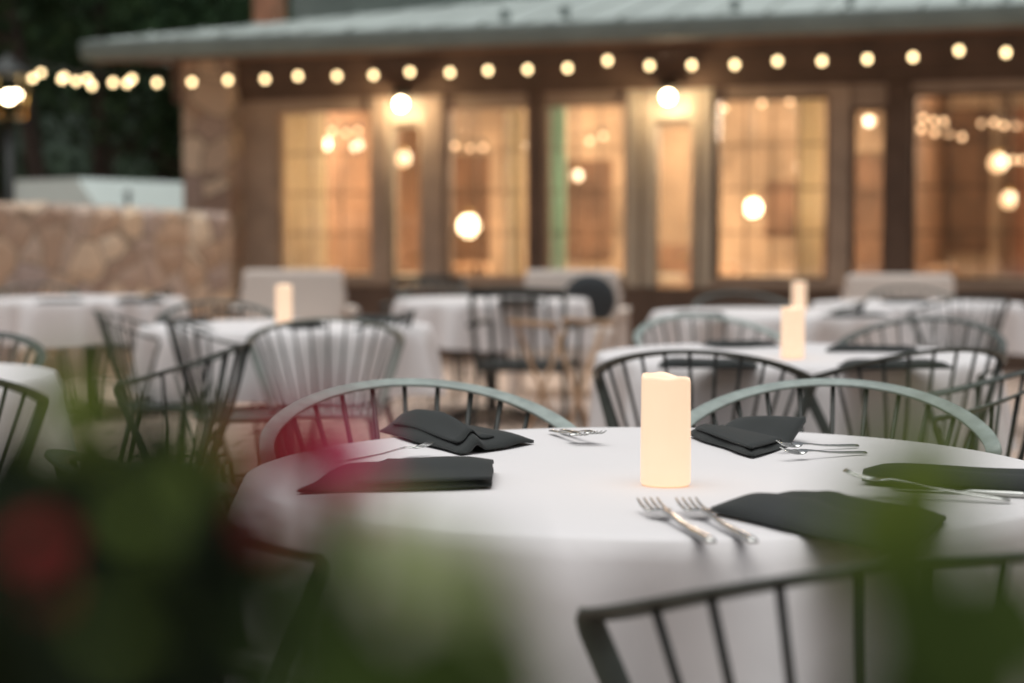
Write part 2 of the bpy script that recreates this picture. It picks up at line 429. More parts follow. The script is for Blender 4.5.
# interior
iw = MB(); D = -6.2
bb(iw, uL, uR, D-.1, D, .025, 3.2); bb(iw, uL-.1, uL, D, -.2, .025, 3.2); bb(iw, uR, uR+.1, D, -.2, .025, 3.2)
iw.build('interior_wall', M['inwall'], bld)
m = MB(); bb(m, uL+.003, uL+.05, D+.01, -.25, .03, 2.9); m.build('side_panelling', M['inwood'], bld)  # dark panel added to dim the brightly lit side wall
m = MB(); up = Ufix(897, 0); bb(m, up-.05, up+.05, D+.003, -.203, .03, 2.955); m.build('partition', M['inwood'], bld)  # dividing wall added to keep room light from the rightmost window
m = MB(); bb(m, uL, uR, D, -.2, .0, .02); m.build('interior_floor', M['inwood'], bld)
m = MB(); bb(m, uL, uR, D, -.2, 2.96, 3.0); m.build('interior_ceiling', M['inwall'], bld)
# wood panels and niches on the back wall (as one interior joinery part each)
for p0, p1, z0, z1, mt in ((330, 372, .03, 1.9, 'inwood'), (455, 490, .03, 2.3, 'inwood'), (560, 612, .9, 2.2, 'inwood'), (800, 850, .03, 1.3, 'inwood'),
                           (915, 990, 1.0, 2.75, 'inwood'), (1010, 1080, .03, 2.75, 'copper'), 
   (285, 325, 1.5, 1.56, 'inwood'), (765, 798, 1.2, 1.9, 'inwood'), (640, 700, .03, 1.1, 'inwood'), (850, 905, .03, 2.2, 'inwood'), (395, 450, .03, 1.5, 'inwood'), (1000, 1008, .03, 2.9, 'inwood'), (532, 556, .8, 1.5, 'copper')):
    m = MB(); bb(m, Ufix(p0, D), Ufix(p1, D), D+.003, D+.06, z0, z1); m.build('wall_panel', M[mt], bld, bevel=.01)
# interior lamps light the room
def lamp(name, loc, e, r=.12, col=(1, .80, .60)):
    l = bpy.data.lights.new(name, 'POINT'); l.energy = e; l.shadow_soft_size = r; l.color = col
    o = bpy.data.objects.new(name, l); COL.objects.link(o); o.location = loc; return o

# curtains (things hanging inside)
for i, (p0, p1, lab) in enumerate(((284, 328, 'cream curtain hanging inside the leftmost window'), (506, 524, 'narrow cream curtain at the right edge of the second lit window'),
                                   (548, 566, 'pale greenish curtain at the left edge of the middle window'), (796, 822, 'cream curtain at the right edge of the wide bright window'))):
    u0, u1 = Ufix(p0, -.35), Ufix(p1, -.35)
    vs = []; fs = []; N = 40
    for k in range(N+1):
        u = u0+(u1-u0)*k/N; y = .35+.03*sin(k*1.55)
        vs += [(u, y, .1), (u, y+.008*sin(k), 2.75)]
    for k in range(N): fs.append((2*k, 2*k+2, 2*k+3, 2*k+1))
    m = MB(); m.add(vs, fs, True)
    o = m.build('curtain', M['curtain'] if i != 2 else leaf_mat('sage_curtain', (.66, .82, .72), (.72, .86, .78), .7), None, BO, solid=.006)
    o.rotation_euler = (0, 0, -BA)
    tag(o, lab, 'curtain', 'curtains inside the windows')

# pendant lamps inside
PEND = [(322, 144, 18.6, .085, 'pendant', 'bright globe lamp inside the leftmost window, right of its curtain'),
        (403, 159, 18.2, .075, 'pendantdim', 'globe lamp seen through the left narrow door'),
        (469, 226, 18.0, .11, 'pendant', 'low bright globe lamp in the second lit window'),
        (519, 147, 19.0, .07, 'pendantdim', 'small lamp before the narrow curtain of the second lit window'),
        (577, 176, 19.0, .055, 'pendantdim', 'small dim lamp in the middle window'),
        (753, 208, 17.6, .085, 'pendant', 'bright globe lamp low in the wide bright window'),
        (803, 167, 18.4, .075, 'pendantdim', 'softer globe lamp right of and above the bright one in the wide window'),
        (870, 121, 18.2, .05, 'pendantdim', 'small lamp at the top of the narrow right window'),
        (998, 163, 17.4, .09, 'pendantdim', 'upper of two lamps at the right edge of the rightmost window'),
        (1009, 200, 17.4, .08, 'pendantdim', 'lower of two lamps at the right edge of the rightmost window')]
for px, py, d, r, mt, lab in PEND:
    c = at(px, py, d)
    e = empty('pendant_lamp', c, 0, lab, 'lamp', 'globe lamps inside the restaurant')
    m = MB(); m.ball((0, 0, 0), r, 14); m.build('globe', M[mt], e)
    m = MB(); m.tube([(0, 0, r*.9), (0, 0, 2.955-c.z)], .006, 6); m.build('cord', M['darkiron'], e)
    m = MB(); m.lathe([(.02, r*.85), (.035, r*.95), (.035, r*1.2), (.012, r*1.5)], 12); m.build('cap', M['brass'], e)
for u in (-1.5, .6, 2.4, 5.2, 6.6):
    lamp('room_light', loc2world(u, -2.6, 2.45), 245 if u < 4 else (150 if u < 6 else 25), .25)

# sconces outside
for px, py, lab in ((401, 104, 'lit wall lantern above the left narrow door'), (668, 97, 'lit wall lantern above the central narrow door')):
    u = Ufix(px, .2); 
    d = loc2world(u, .2, 0).y; c = at(px, py, d)
    e = empty('wall_lantern', c, -BA, lab, 'lantern', 'wall lanterns over the doors')
    m = MB(); m.ball((0, 0, 0), .052, 14); m.build('bulb', M['sconce'], e)
    lamp('lantern_light', loc2world(u, .27, c.z-.03), 9, .02, (1, .74, .44))
    m = MB(); m.lathe([(.012, .15), (.05, .13), (.10, .085), (.102, .078), (.05, .12)], 16); m.build('shade', M['darkiron'], e)
    m = MB(); m.tube([(0, .195, .02), (0, .16, .10), (0, .08, .17), (0, 0, .15)], .011, 8); m.build('bracket', M['darkiron'], e)
    m = MB(); m.box((0, .19, .0), (.09, .02, .16)); m.build('wall_plate', M['darkiron'], e, bevel=.004)

# ------------------------------------------------------------------ string lights
def U_d(px):         # depth offset of a line .45 m behind the panes
    return 16 - loc2world(Ufix(px, -.45), -.45, 0).y
def string_lights(pts, label, mat='bulb', size=1.0):
    e = empty('string_lights', pts[0], 0, label, 'string lights', 'warm bulb strings over the patio')
    o = Vector(pts[0])
    cable = []
    P = [Vector(p)+Vector((0, 0, .085)) - o for p in pts]
    for i in range(len(P)-1):
        for k in range(4):
            t = k/4; q = P[i].lerp(P[i+1], t); q.z -= .012*sin(pi*t); cable.append(q)
    cable.append(P[-1])
    m = MB(); m.tube(cable, .005, 5); m.build('cable', M['darkiron'], e)
    bm_ = MB(); bm_.ball((0, 0, 0), (.026*size, .026*size, .030*size), 10)
    sk = MB(); sk.lathe([(.012, .022), (.015, .03), (.015, .07), (.008, .085)], 8)
    b0 = s0 = None
    for p in P:
        q = p - Vector((0, 0, .085))
        if b0 is None:
            b0 = bm_.build('bulb', M[mat], e, q); s0 = sk.build('socket', M['darkiron'], b0)
        else:
            b = b0.copy(); COL.objects.link(b); b.parent = e; b.location = q
            s = s0.copy(); COL.objects.link(s); s.parent = b
    return e
main = [(1160, 47), (1108, 49), (1056, 51), (1006, 52.5), (959, 50.5), (913, 57), (867.4, 59), (822, 61), (777.6, 61), (734.8, 64.6), (691.8, 65), (649.6, 65.6), (607.6, 60.5), (567.6, 68), (527.6, 69.4), (488, 70.4),
        (450, 72.5), (410, 72), (373.5, 75), (337, 76), (298, 76), (265, 79), (228, 80), (192, 82), (157, 82.7), (127, 83)]
pts = []
for px, py in main:
    u = Ufix(px, EV-.12); pts.append(at(px, py, loc2world(u, EV-.12, 0).y))
string_lights(pts, 'string of round warm bulbs along the restaurant eave')
yy = pts[-1].y
string_lights([at(px, py, yy-.1-k*.12) for k, (px, py) in enumerate([(113, 82.4), (92, 85.5), (62, 79), (32.5, 78), (18, 75), (4.4, 69.4), (-16, 66)])],
              'short string of bulbs running off the left edge of the photo, lower of two')
string_lights([at(px, py, yy+.1+k*.1) for k, (px, py) in enumerate([(132, 79), (87, 78.6), (76, 81), (64, 76.5), (41, 72.5), (6, 66)])],
              'short string of bulbs running off the left edge of the photo, upper of two')
# bulbs added behind the panes to stand for lights reflected in the glass
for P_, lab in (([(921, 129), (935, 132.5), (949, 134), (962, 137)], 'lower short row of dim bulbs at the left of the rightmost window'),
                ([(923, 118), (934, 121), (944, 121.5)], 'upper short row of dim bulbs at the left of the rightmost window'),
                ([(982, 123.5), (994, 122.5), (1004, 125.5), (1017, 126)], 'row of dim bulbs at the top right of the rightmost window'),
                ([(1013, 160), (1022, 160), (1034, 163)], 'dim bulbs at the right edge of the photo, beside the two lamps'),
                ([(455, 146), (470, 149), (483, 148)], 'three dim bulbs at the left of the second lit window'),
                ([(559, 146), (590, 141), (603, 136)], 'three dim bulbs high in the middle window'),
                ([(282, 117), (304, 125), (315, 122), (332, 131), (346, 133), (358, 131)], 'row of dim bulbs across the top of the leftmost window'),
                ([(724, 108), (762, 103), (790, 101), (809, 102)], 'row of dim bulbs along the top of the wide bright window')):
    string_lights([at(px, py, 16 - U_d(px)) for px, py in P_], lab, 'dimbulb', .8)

# ------------------------------------------------------------------ left wall, shed, trees, lamp post
a = at(-60, 240, 12.2); b = at(232, 240, 15.6)
dv = Vector((b.x-a.x, b.y-a.y, 0)); L = dv.length; ang = atan2(dv.y, dv.x)
sw = empty('stone_wall', (a.x, a.y, 0), ang, 'low fieldstone garden wall left of the restaurant', 'wall')
m = MB(); N = 40
vs = []; fs = []
for k in range(N+1):
    x = L*k/N; zt = 1.40 - .03*k/N*4*.3 + .025*sin(k*2.1) + .02*random.random()
    for (y, z) in ((-.02, 0), (0, zt-.04), (.05, zt), (.35, zt), (.4, zt-.04), (.42, 0)): vs.append((x, y+.012*random.uniform(-1, 1), z))
for k in range(N):
    for j in range(5): fs.append((k*6+j, (k+1)*6+j, (k+1)*6+j+1, k*6+j+1))
fs += [tuple(range(6)), tuple(N*6+j for j in range(5, -1, -1))]
m.add(vs, fs, False); m.build('masonry', M['stone'], sw)

sa = at(78, 179, 19.5); sb = at(230, 179, 21.5)
dv = sb - sa; dv.z = 0; ang = atan2(dv.y, dv.x)
sh = empty('storage_shed', (sa.x, sa.y, 0), ang, 'shed with a pale metal roof showing above the stone wall', 'shed')
zr, ze = sa.z+.01, 1.38
pf = [(-.40, 0), (-.40, ze-.03), (1.2, ze-.03), (1.2, 0)]
m = MB(); vs = [(x, y, z) for x in (.03, 2.37) for y, z in pf]
m.add(vs, [(0, 1, 2, 3), (7, 6, 5, 4), (0, 4, 5, 1), (1, 5, 6, 2), (2, 6, 7, 3), (3, 7, 4, 0)]); m.build('wall', M['white'], sh)
pf = [(-.46, ze), (0, zr-.02), (.04, zr), (1.2, zr), (1.2, ze)]
m = MB(); vs = [(x, y, z) for x in (0, 2.4) for y, z in pf]
m.add(vs, [(0, 1, 2, 3, 4), (9, 8, 7, 6, 5)] + [(k, 5+k, 5+(k+1) % 5, (k+1) % 5) for k in range(5)]); m.build('roof', M['white'], sh)
m = MB(); m.tube([(.42, -.36, 1.42), (.42, -.36, 1.66)], .025, 8); m.lathe([(.05, 1.66), (.05, 1.68), (.02, 1.72)], 10, (.42, -.36, 0)); m.build('vent_pipe', M['darkiron'], sh)

def leaf_cloud(mb, c, r, n, size):
    for _ in range(n):
        while True:
            p = Vector((random.uniform(-1, 1), random.uniform(-1, 1), random.uniform(-1, 1)))
            if p.length < 1: break
        if p.length < .5 and random.random() < .5: p = p.normalized()*random.uniform(.6, 1)
        q = Vector((p.x*r[0], p.y*r[1], p.z*r[2])) + Vector(c)
        R = Matrix.Rotation(random.uniform(0, 2*pi), 3, 'Z') @ Matrix.Rotation(random.uniform(-1.1, 1.1), 3, 'X')
        s = size*random.uniform(.6, 1.3)
        v = [R @ Vector((0, -s*.6, 0)), R @ Vector((s*.32, 0, s*.08)), R @ Vector((0, s*.7, 0)), R @ Vector((-s*.32, 0, s*.08))]
        mb.add([x+q for x in v], [(0, 1, 2, 3)])
def tree(name, x, y, h, tr, lean, label, cr, nleaf, mat, low=.25):
    e = empty(name, (x, y, 0), 0, label, 'tree', 'dark trees behind the garden wall')
    t = MB(); pts = [(lean*(k/8)**1.3*h*.3, .1*sin(k), h*.85*k/8) for k in range(9)]
    t.tube(pts, [tr*(1-.75*k/8) for k in range(9)], 9)
    for k in range(9):
        z = h*random.uniform(low, .8); a = random.uniform(0, 2*pi); l = cr*random.uniform(.5, .9)
        f = z/(h*.85); bx_ = lean*f**1.3*h*.3
        t.tube([(bx_, 0, z), (bx_+cos(a)*l*.5, sin(a)*l*.5, z+.25*l), (bx_+cos(a)*l, sin(a)*l, z+.3*l)], [tr*.35, tr*.22, tr*.06], 6)
    t.build('trunk', M['bark'], e)
    c = MB()
    for k in range(16):
        z = h*random.uniform(low, 1.0); a = random.uniform(0, 2*pi)
        rr = cr*(1-.5*(z/h)**2)*random.uniform(.2, .85); f = min(1, z/(h*.85)); bx_ = lean*f**1.3*h*.3
        s = cr*random.uniform(.32, .55)
        leaf_cloud(c, (bx_+cos(a)*rr, sin(a)*rr, z), (s, s, s*.7), nleaf//16, .2)
    c.build('crown', mat, e)
    return e
def tx(px, d): return (px-512)/FPX*d
tree('oak_tree', tx(50, 24), 24, 8.5, .17, -.35, 'dark tree with a leaning trunk left of the white shed', 2.4, 2600, M['leafdark'], .42)
tree('oak_tree', tx(97, 26), 26, 9, .13, .1, 'slim straight trunked dark tree behind the left part of the shed', 2.6, 2600, M['leafdark'], .40)
tree('oak_tree', tx(160, 29), 29, 8.0, .26, .2, 'broad dark green tree behind the white shed', 3.2, 3800, M['leafmid'], .16)
tree('oak_tree', tx(232, 27), 27, 9.0, .26, -.1, 'brighter green tree crown behind the left end of the roof', 3.3, 3800, M['leafmid'], .16)
tree('oak_tree', tx(0, 29), 29, 9.5, .3, .1, 'dark tree at the far left edge behind the lamp post', 3.4, 3800, M['leafdark'], .14)
tree('oak_tree', tx(100, 35), 35, 10, .3, .1, 'tall dark tree farthest back at the left', 3.8, 3800, M['leafdark'], .10)

lp = at(8.5, 97, 13.6)
e = empty('lamp_post', (lp.x, lp.y, 0), 0, 'glowing square lantern on a post at the left edge', 'lamp post')
m = MB(); m.tube([(0, 0, 0), (0, 0, lp.z-.16)], .04, 10); m.lathe([(.09, 0), (.09, .05), (.05, .12)], 14); m.build('post', M['darkiron'], e)
m = MB(); m.ball((0, 0, lp.z), .045, 12); m.ball((.07, 0, lp.z+.02), .03, 10); m.build('bulb', M['sconce'], e)
m = MB()
for sx in (-1, 1):
    for sy in (-1, 1): m.tube([(sx*.10, sy*.10, lp.z-.16), (sx*.13, sy*.13, lp.z+.17)], .009, 5)
m.box((0, 0, lp.z-.16), (.22, .22, .02)); m.build('lantern_frame', M['brass'], e)
m = MB(); m.lathe([(.20, lp.z+.17), (.14, lp.z+.22), (.04, lp.z+.30), (.015, lp.z+.34)], 4); m.build('lantern_cap', M['darkiron'], e)

# ------------------------------------------------------------------ tables
TR = .60; TZ = .75
def cloth_mesh(seed, R=TR, drop=.275, n=160):
    rnd = random.Random(seed); m = MB(); vs = []; fs = []
    ph = [rnd.uniform(0, 6.28) for _ in range(6)]
    nf = rnd.choice((13, 14, 15))
    rings = [0.02, .2, .4, .6, .8, .93, .98, 1.0]
    def fold(g): return (.55*sin(nf*g+ph[0]+.7*sin(3*g+ph[1])) + .3*sin((nf+6)*g+ph[2]) + .35*sin(4*g+ph[3]))
    for r in rings:
        for k in range(n):
            g = 2*pi*k/n; rr = r*R
            z = TZ + .0012*sin(rr*22*cos(g)+ph[4])*(r < .97) - (.004 if r > .99 else 0)
            vs.append((rr*cos(g), rr*sin(g), z))
    S = 12
    for j in range(1, S+1):
        t = j/S
        for k in range(n):
            g = 2*pi*k/n; amp = .055*t**.85 if drop > .27 and seed != 3 else .062*t**.85
            rr = R + .010*min(1, t*6) + amp*fold(g) + .020*t
            z = TZ - .004 - drop*t + .012*t*sin(5*g+ph[5])
            vs.append((rr*cos(g), rr*sin(g), z))
    NR = len(rings)+S
    for i in range(NR-1):
        for k in range(n):
            k2 = (k+1) % n; fs.append((i*n+k, i*n+k2, (i+1)*n+k2, (i+1)*n+k))
    fs.append(tuple(range(n-1, -1, -1)))
    m.add(vs, fs, True); return m
def make_table():
    e = empty('round_table', label='x', cat='table', group='round dining tables')
    m = MB(); m.lathe([(.02, .715), (TR-.012, .715), (TR-.006, .722), (TR-.006, .744), (TR-.012, .7465), (.02, .7465)], 64); m.build('tabletop', M['darkiron'], e)
    m = MB(); m.tube([(0, 0, .05), (0, 0, .714)], .038, 14); m.build('column', M['darkiron'], e)
    for k in range(4):
        a = pi/4+k*pi/2; m = MB(); m.strap([(.03*cos(a), .03*sin(a), .07), (.2*cos(a), .2*sin(a), .05), (.36*cos(a), .36*sin(a), .012)], [(0, 0, 1)]*3, .05, .02); m.build('foot', M['darkiron'], e)
    return e
TP = make_table(); tu = [False]
TABLES = {
 'near': (655, 2.50, 'near round table with the sharp candle, cutlery and chairs'),
 'rightmid': (793, 5.20, 'round table right behind the near one, with a blurred candle'),
 'leftmid': (287, 7.10, 'round table with a candle left of centre'),
 'rightfar': (772, 8.55, 'round table behind the right middle table, with the farthest candle'),
 'rightback': (917, 9.90, 'round table in front of the bench below the rightmost window'),
 'leftfar': (88, 10.8, 'round table in front of the stone wall'),
 'centerfar': (492, 10.6, 'round table in the middle, in front of the pale lounge chair'),
 'leftedge': (-190, 4.30, 'round table cut off by the left edge of the photo'),
}
TPOS = {}
for i, (k, (px, d, lab)) in enumerate(TABLES.items()):
    loc = Vector(((px-512)/FPX*d, d, 0)); TPOS[k] = loc
    place(TP, tu, loc, random.uniform(0, 6), lab, 'round dining tables')
    o = cloth_mesh(i+3).build('tablecloth', M['cloth'], None, loc); o.rotation_euler.z = random.uniform(0, 6)
    tag(o, 'white cloth on the ' + lab, 'tablecloth', 'white tablecloths')
CZ = TZ + .002

# candles
def make_candle(hh, seed):
    e = empty('pillar_candle', cat='candle', group='glowing pillar candles')
    rnd = random.Random(seed); a = rnd.uniform(0, 6)
    m = MB()
    zf = lambda g, r, z: (.0022*sin(g+a) + .0016*sin(2*g+a*2) + .0012*sin(5*g)) * (1 if z > hh*.9 else 0)
    R = .0345
    m.lathe([(R*.93, 0), (R, .003), (R*1.0, hh*.3), (R*.985, hh*.7), (R*.98, hh-.004), (R*.95, hh), (R*.86, hh+.001), (R*.80, hh-.006), (R*.7, hh-.02), (R*.3, hh-.024), (.003, hh-.024)], 40, zf=zf)
    m.build('wax_body', M['wax'], e)
    m = MB(); m.lathe([(.0012, hh-.026), (.003, hh-.022), (.0032, hh-.018), (.002, hh-.013), (.0006, hh-.010)], 10); m.build('led_flame', M['flame'], e)
    return e
CAND = [((665.5, 484), .149, 'sharp glowing pillar candle on the near table'), ((792.5, 357.5), .148, 'blurred pillar candle on the right middle table'),
        ((284, 325), .165, 'blurred pillar candle on the left middle table'), ((799, 312), .15, 'farthest pillar candle, rising behind the right middle one')]
CP = []
for (pxy, hh, lab) in CAND:
    p = on_z(pxy[0], pxy[1], CZ); c = make_candle(hh, len(CP)); c.location = p; c['label'] = lab; CP.append(p)
# ------------------------------------------------------------------ chairs
def make_chair(mat, dmat, name='spindle_chair', rnd_cat='chair'):
    e = empty(name, cat=rnd_cat, group='hoop back spindle chairs')
    # seat
    m = MB(); n = 40; vs = []; fs = []
    for (s, z) in ((.0, .452), (.6, .450), (.93, .456), (1.0, .450), (1.0, .436), (.96, .430), (0.0, .430)):
        for k in range(n):
            g = 2*pi*k/n; cx, cy = cos(g), sin(g)
            x = .215*abs(cx)**.75*(1 if cx > 0 else -1)*s*(1+.06*cy); y = .205*abs(cy)**.75*(1 if cy > 0 else -1)*s
            vs.append((x, y, z))
    R = 7
    for i in range(R-1):
        for k in range(n): fs.append((i*n+k, i*n+(k+1) % n, (i+1)*n+(k+1) % n, (i+1)*n+k))
    m.add(vs, fs, True); m.build('seat', mat, e)
    # bow : flat strap wrapping round the sitter, falling gently to the arm ends, then bent down to the seat
    def bowpt(th):      # th 0..pi, left arm end to right arm end over the crest
        q = sin(th)
        return Vector((-.284*cos(th), -.03 - .27*q, .725 + .09*q**1.25))
    def nrm(th):
        return Vector((cos(th)*.36, .10+.27*sin(th), .92))
    def side(sx):
        a = bowpt(0 if sx < 0 else pi); b = Vector((sx*.190, -.115, .448))
        P = [a + Vector((sx*.001, .004, -.006)), a + Vector((sx*-.002, .005, -.016))]
        N = [Vector((-sx*.25, .75, .6)), Vector((-sx*.25, .95, .1))]
        for k in range(1, 9):
            P.append((a+Vector((-sx*.002, .005, -.016))).lerp(b, k/8)); N.append(Vector((-sx*.35, .9, -.15)))
        return P, N
    pts = []; ns = []
    P, N = side(-1); pts += P[::-1]; ns += N[::-1]
    for k in range(0, 45):
        th = pi*k/44; pts.append(bowpt(th)); ns.append(nrm(th))
    P, N = side(1); pts += P; ns += N
    m = MB(); m.strap(pts, ns, .028, .006); m.build('bow', mat, e)
    # spindles
    K = 11
    for k in range(K):
        f = (k+1)/(K+1); th = pi*(.06+.88*f)
        top = bowpt(th)
        bot = Vector((-.180*cos(pi*(.08+.84*f)), -.085-.105*sin(pi*f), .448))
        mid = top.lerp(bot, .5) + Vector((0, -.008, 0))
        m = MB(); m.tube([top-Vector((0, 0, .002)), mid, bot], .0048, 7); m.build('spindle', dmat, e)
    for sx in (-1, 1):
        m = MB(); m.tube([(sx*.165, .145, .435), (sx*.195, .19, .2), (sx*.215, .215, 0)], [.012, .011, .009], 8); m.build('leg', dmat, e)
        m = MB(); m.tube([(sx*.155, -.145, .435), (sx*.185, -.20, .2), (sx*.205, -.245, 0)], [.012, .011, .009], 8); m.build('leg', dmat, e)
        m = MB(); m.tube([(sx*.195, .19, .2), (sx*.185, -.20, .2)], .006, 6); m.build('stretcher', dmat, e)
    return e
DKI = simple('dark_painted_iron', (.04, .042, .038), .45, noise=.2, nscale=30)  # spindles and legs: shade on upright rods put into a darker colour
CH = make_chair(simple('dark_green_iron', (.075, .085, .075), .42, noise=.2, nscale=30), DKI); cu = [False]
CHP = make_chair(M['iron'], DKI); pu = [False]  # lighter copy of the chair iron, sky light put into its colour
G1 = 'hoop back spindle chairs'
def chair_bow(px, d, face, label, proto=None, used=None, group=G1):
    """bow centre under pixel column px at distance d, sitter facing the point / direction given"""
    b = Vector(((px-512)/FPX*d, d, 0))
    if isinstance(face, str): dv = TPOS[face]-b
    else: dv = Vector((sin(radians(face)), cos(radians(face)), 0))
    dv.z = 0; dv.normalize()
    rz = atan2(-dv.x, dv.y)
    return place(proto or CH, used or cu, b + dv*.30, rz, label, group)
chair_bow(404, 3.30, 168, 'pale grey hoop back chair behind the near table, left of the candle', CHP, pu)
chair_bow(834, 3.30, 192, 'pale grey hoop back chair behind the near table, right of the candle', CHP, pu)
chair_bow(1010, 1.44, -15, 'blurred chair in front of the near table at the lower right, seen from behind')
chair_bow(53, 2.11, 71, 'chair at the left of the near table, seen side on among the dark leaves')
chair_bow(1062, 3.7, -78, 'chair seen edge on at the right edge, right of the near table')
chair_bow(690, 4.25, 14, 'dark hoop back chair behind the sharp candle, pulled up to the right middle table')
chair_bow(958, 4.35, -22, 'chair at the right front of the right middle table, under its white cloth edge')
chair_bow(692, 6.45, 168, 'pale hoop chair behind the left half of the right middle table', CHP, pu)
chair_bow(935, 6.2, 205, 'dark chair behind the right half of the right middle table')
chair_bow(735, 9.7, 175, 'arched chair behind the farthest candle at the back of its table')
chair_bow(865, 8.2, -75, 'dark chair between the two far right tables')
chair_bow(905, 11.0, 180, 'chair behind the far right table, before the bench')
chair_bow(985, 9.0, -20, 'chair at the near right side of the far right table')
chair_bow(246, 4.6, -86, 'dark chair at the right side of the left edge table, seen from the side')
chair_bow(-112, 3.62, -8, 'chair nearest the camera at the left edge table, its spindles over the white cloth')
chair_bow(-18, 5.15, 188, 'chair behind the left edge table at the far left')
chair_bow(97, 6.75, 85, 'dark chair at the left side of the left middle table, leaning outwards')
chair_bow(328, 6.15, -8, 'pale hoop chair before the left middle table, below its candle', CHP, pu)
chair_bow(165, 6.3, 80, 'chair at the near left side of the left middle table')
chair_bow(412, 6.9, -80, 'chair at the right edge of the left middle table, seen from the side')
chair_bow(215, 8.1, 165, 'chair behind the left middle table, left of its candle')
chair_bow(172, 10.9, 265, 'chair at the right side of the far left table')
chair_bow(40, 11.9, 170, 'chair behind the far left table by the stone wall')
chair_bow(425, 11.6, 150, 'chair behind the left half of the far middle table')
# dark armchairs and a wooden one
def make_armchair(mat, name):
    e = empty(name, cat='armchair', group='solid seat armchairs')
    m = MB(); m.box((0, 0, .43), (.48, .46, .05)); m.build('seat', mat, e, bevel=.015)
    for sx in (-1, 1):
        m = MB(); m.strap([(sx*.25, -.28, .84), (sx*.25, -.24, .62), (sx*.235, -.21, .42), (sx*.25, -.24, .2), (sx*.26, -.29, 0)], [(sx, 0, 0)]*5, .045, .022); m.build('leg', mat, e)
        m = MB(); m.strap([(sx*.25, .2, .64), (sx*.24, .2, .42), (sx*.26, .24, 0)], [(sx, 0, 0)]*3, .04, .022); m.build('leg', mat, e)
        m = MB(); m.strap([(sx*.262, -.25, .655), (sx*.27, 0, .665), (sx*.262, .23, .65)], [(0, 0, 1)]*3, .05, .022); m.build('armrest', mat, e)
    m = MB(); m.strap([(-.25, -.275, .83), (0, -.315, .84), (.25, -.275, .83)], [(0, 1, .1)]*3, .05, .022); m.build('top_rail', mat, e)
    for k in range(5):
        x = -.16+.08*k; m = MB(); m.tube([(x, -.30, .82), (x*.95, -.2, .45)], .009, 6); m.build('back_rod', mat, e)
    return e
AC = make_armchair(M['darkiron'], 'armchair'); au = [False]
chair_bow(517, 9.0, 12, 'black armchair with a solid seat before the far middle table', AC, au, 'solid seat armchairs')
chair_bow(430, 12.6, 185, 'black armchair below the left narrow door', AC, au, 'solid seat armchairs')
WC = make_armchair(M['wood'], 'armchair'); wu = [False]
ts = empty('tray_stand', (tx(560, 8.0), 8.0, 0), .5, 'tan wooden folding tray stand in the middle, catching warm light', 'tray stand')
for sx in (-1, 1):
    m = MB()
    for y in (-.17+.02*sx, .17+.02*sx): m.tube([(sx*.15, y, .71), (-sx*.15, y, 0)], .010, 7)
    m.tube([(-sx*.107, -.17+.02*sx, .10), (-sx*.107, .17+.02*sx, .10)], .011, 6)
    m.build('leg_frame', M['wood'], ts)
    m = MB(); m.box((sx*.15, 0, .72), (.03, .44, .026)); m.build('top_bar', M['wood'], ts, bevel=.006)
for y in (-.12, .12):
    m = MB(); m.strap([(-.15, y, .715), (0, y, .690), (.15, y, .715)], [(0, 0, 1)]*3, .04, .003); m.build('strap', M['darkiron'], ts)

# lounge chairs with pale cushions by the facade
def lounge(px, d, wid, hgt, rot, label, name='lounge_chair'):
    e = empty(name, ((px-512)/FPX*d, d, 0), rot, label, 'lounge chair' if name == 'lounge_chair' else 'bench', 'pale cushioned seats along the facade')
    m = MB(); m.box((0, -.05, .30), (wid-.12, .66, .08)); m.box((0, .30, .5), (wid-.12, .05, .5)); m.build('frame', M['cushion'], e, bevel=.01)
    m = MB(); m.box((0, -.06, .42), (wid-.20, .6, .16)); m.build('seat_cushion', M['cushion'], e, bevel=.04)
    m = MB(); m.box((0, .22, .5+(hgt-.5)/2), (wid-.16, .15, hgt-.5), Matrix.Rotation(-.12, 3, 'X')); m.build('back_cushion', M['cushion'], e, bevel=.04)
    for sx in (-1, 1):
        m = MB(); m.box((sx*(wid/2-.035), -.03, .61), (.07, .74, .035)); m.build('armrest', M['cushion'], e, bevel=.008)
        for y in (-.34, .3):
            m = MB(); m.box((sx*(wid/2-.035), y, .296), (.05, .05, .59)); m.build('leg', M['cushion'], e, bevel=.005)
    return e
lounge(294, 12.6, .92, .90, .15, 'pale cushioned lounge chair behind the candle of the left middle table')
c1 = lounge(570, 12.4, .86, .90, -.1, 'pale cushioned lounge chair in the middle, below the middle window')
lounge(905, 12.4, .95, .87, -.05, 'long pale cushioned bench below the rightmost windows', 'bench')
p = c1.location
m = MB(); m.ball((0, 0, 0), (.20, .07, .19), 14); o = m.build('throw_pillow', M['darkcushion'], None, (p.x+.14, p.y-.10, .69)); o.rotation_euler = (.15, .1, -.1)
tag(o, 'charcoal throw pillow on the middle lounge chair', 'pillow')

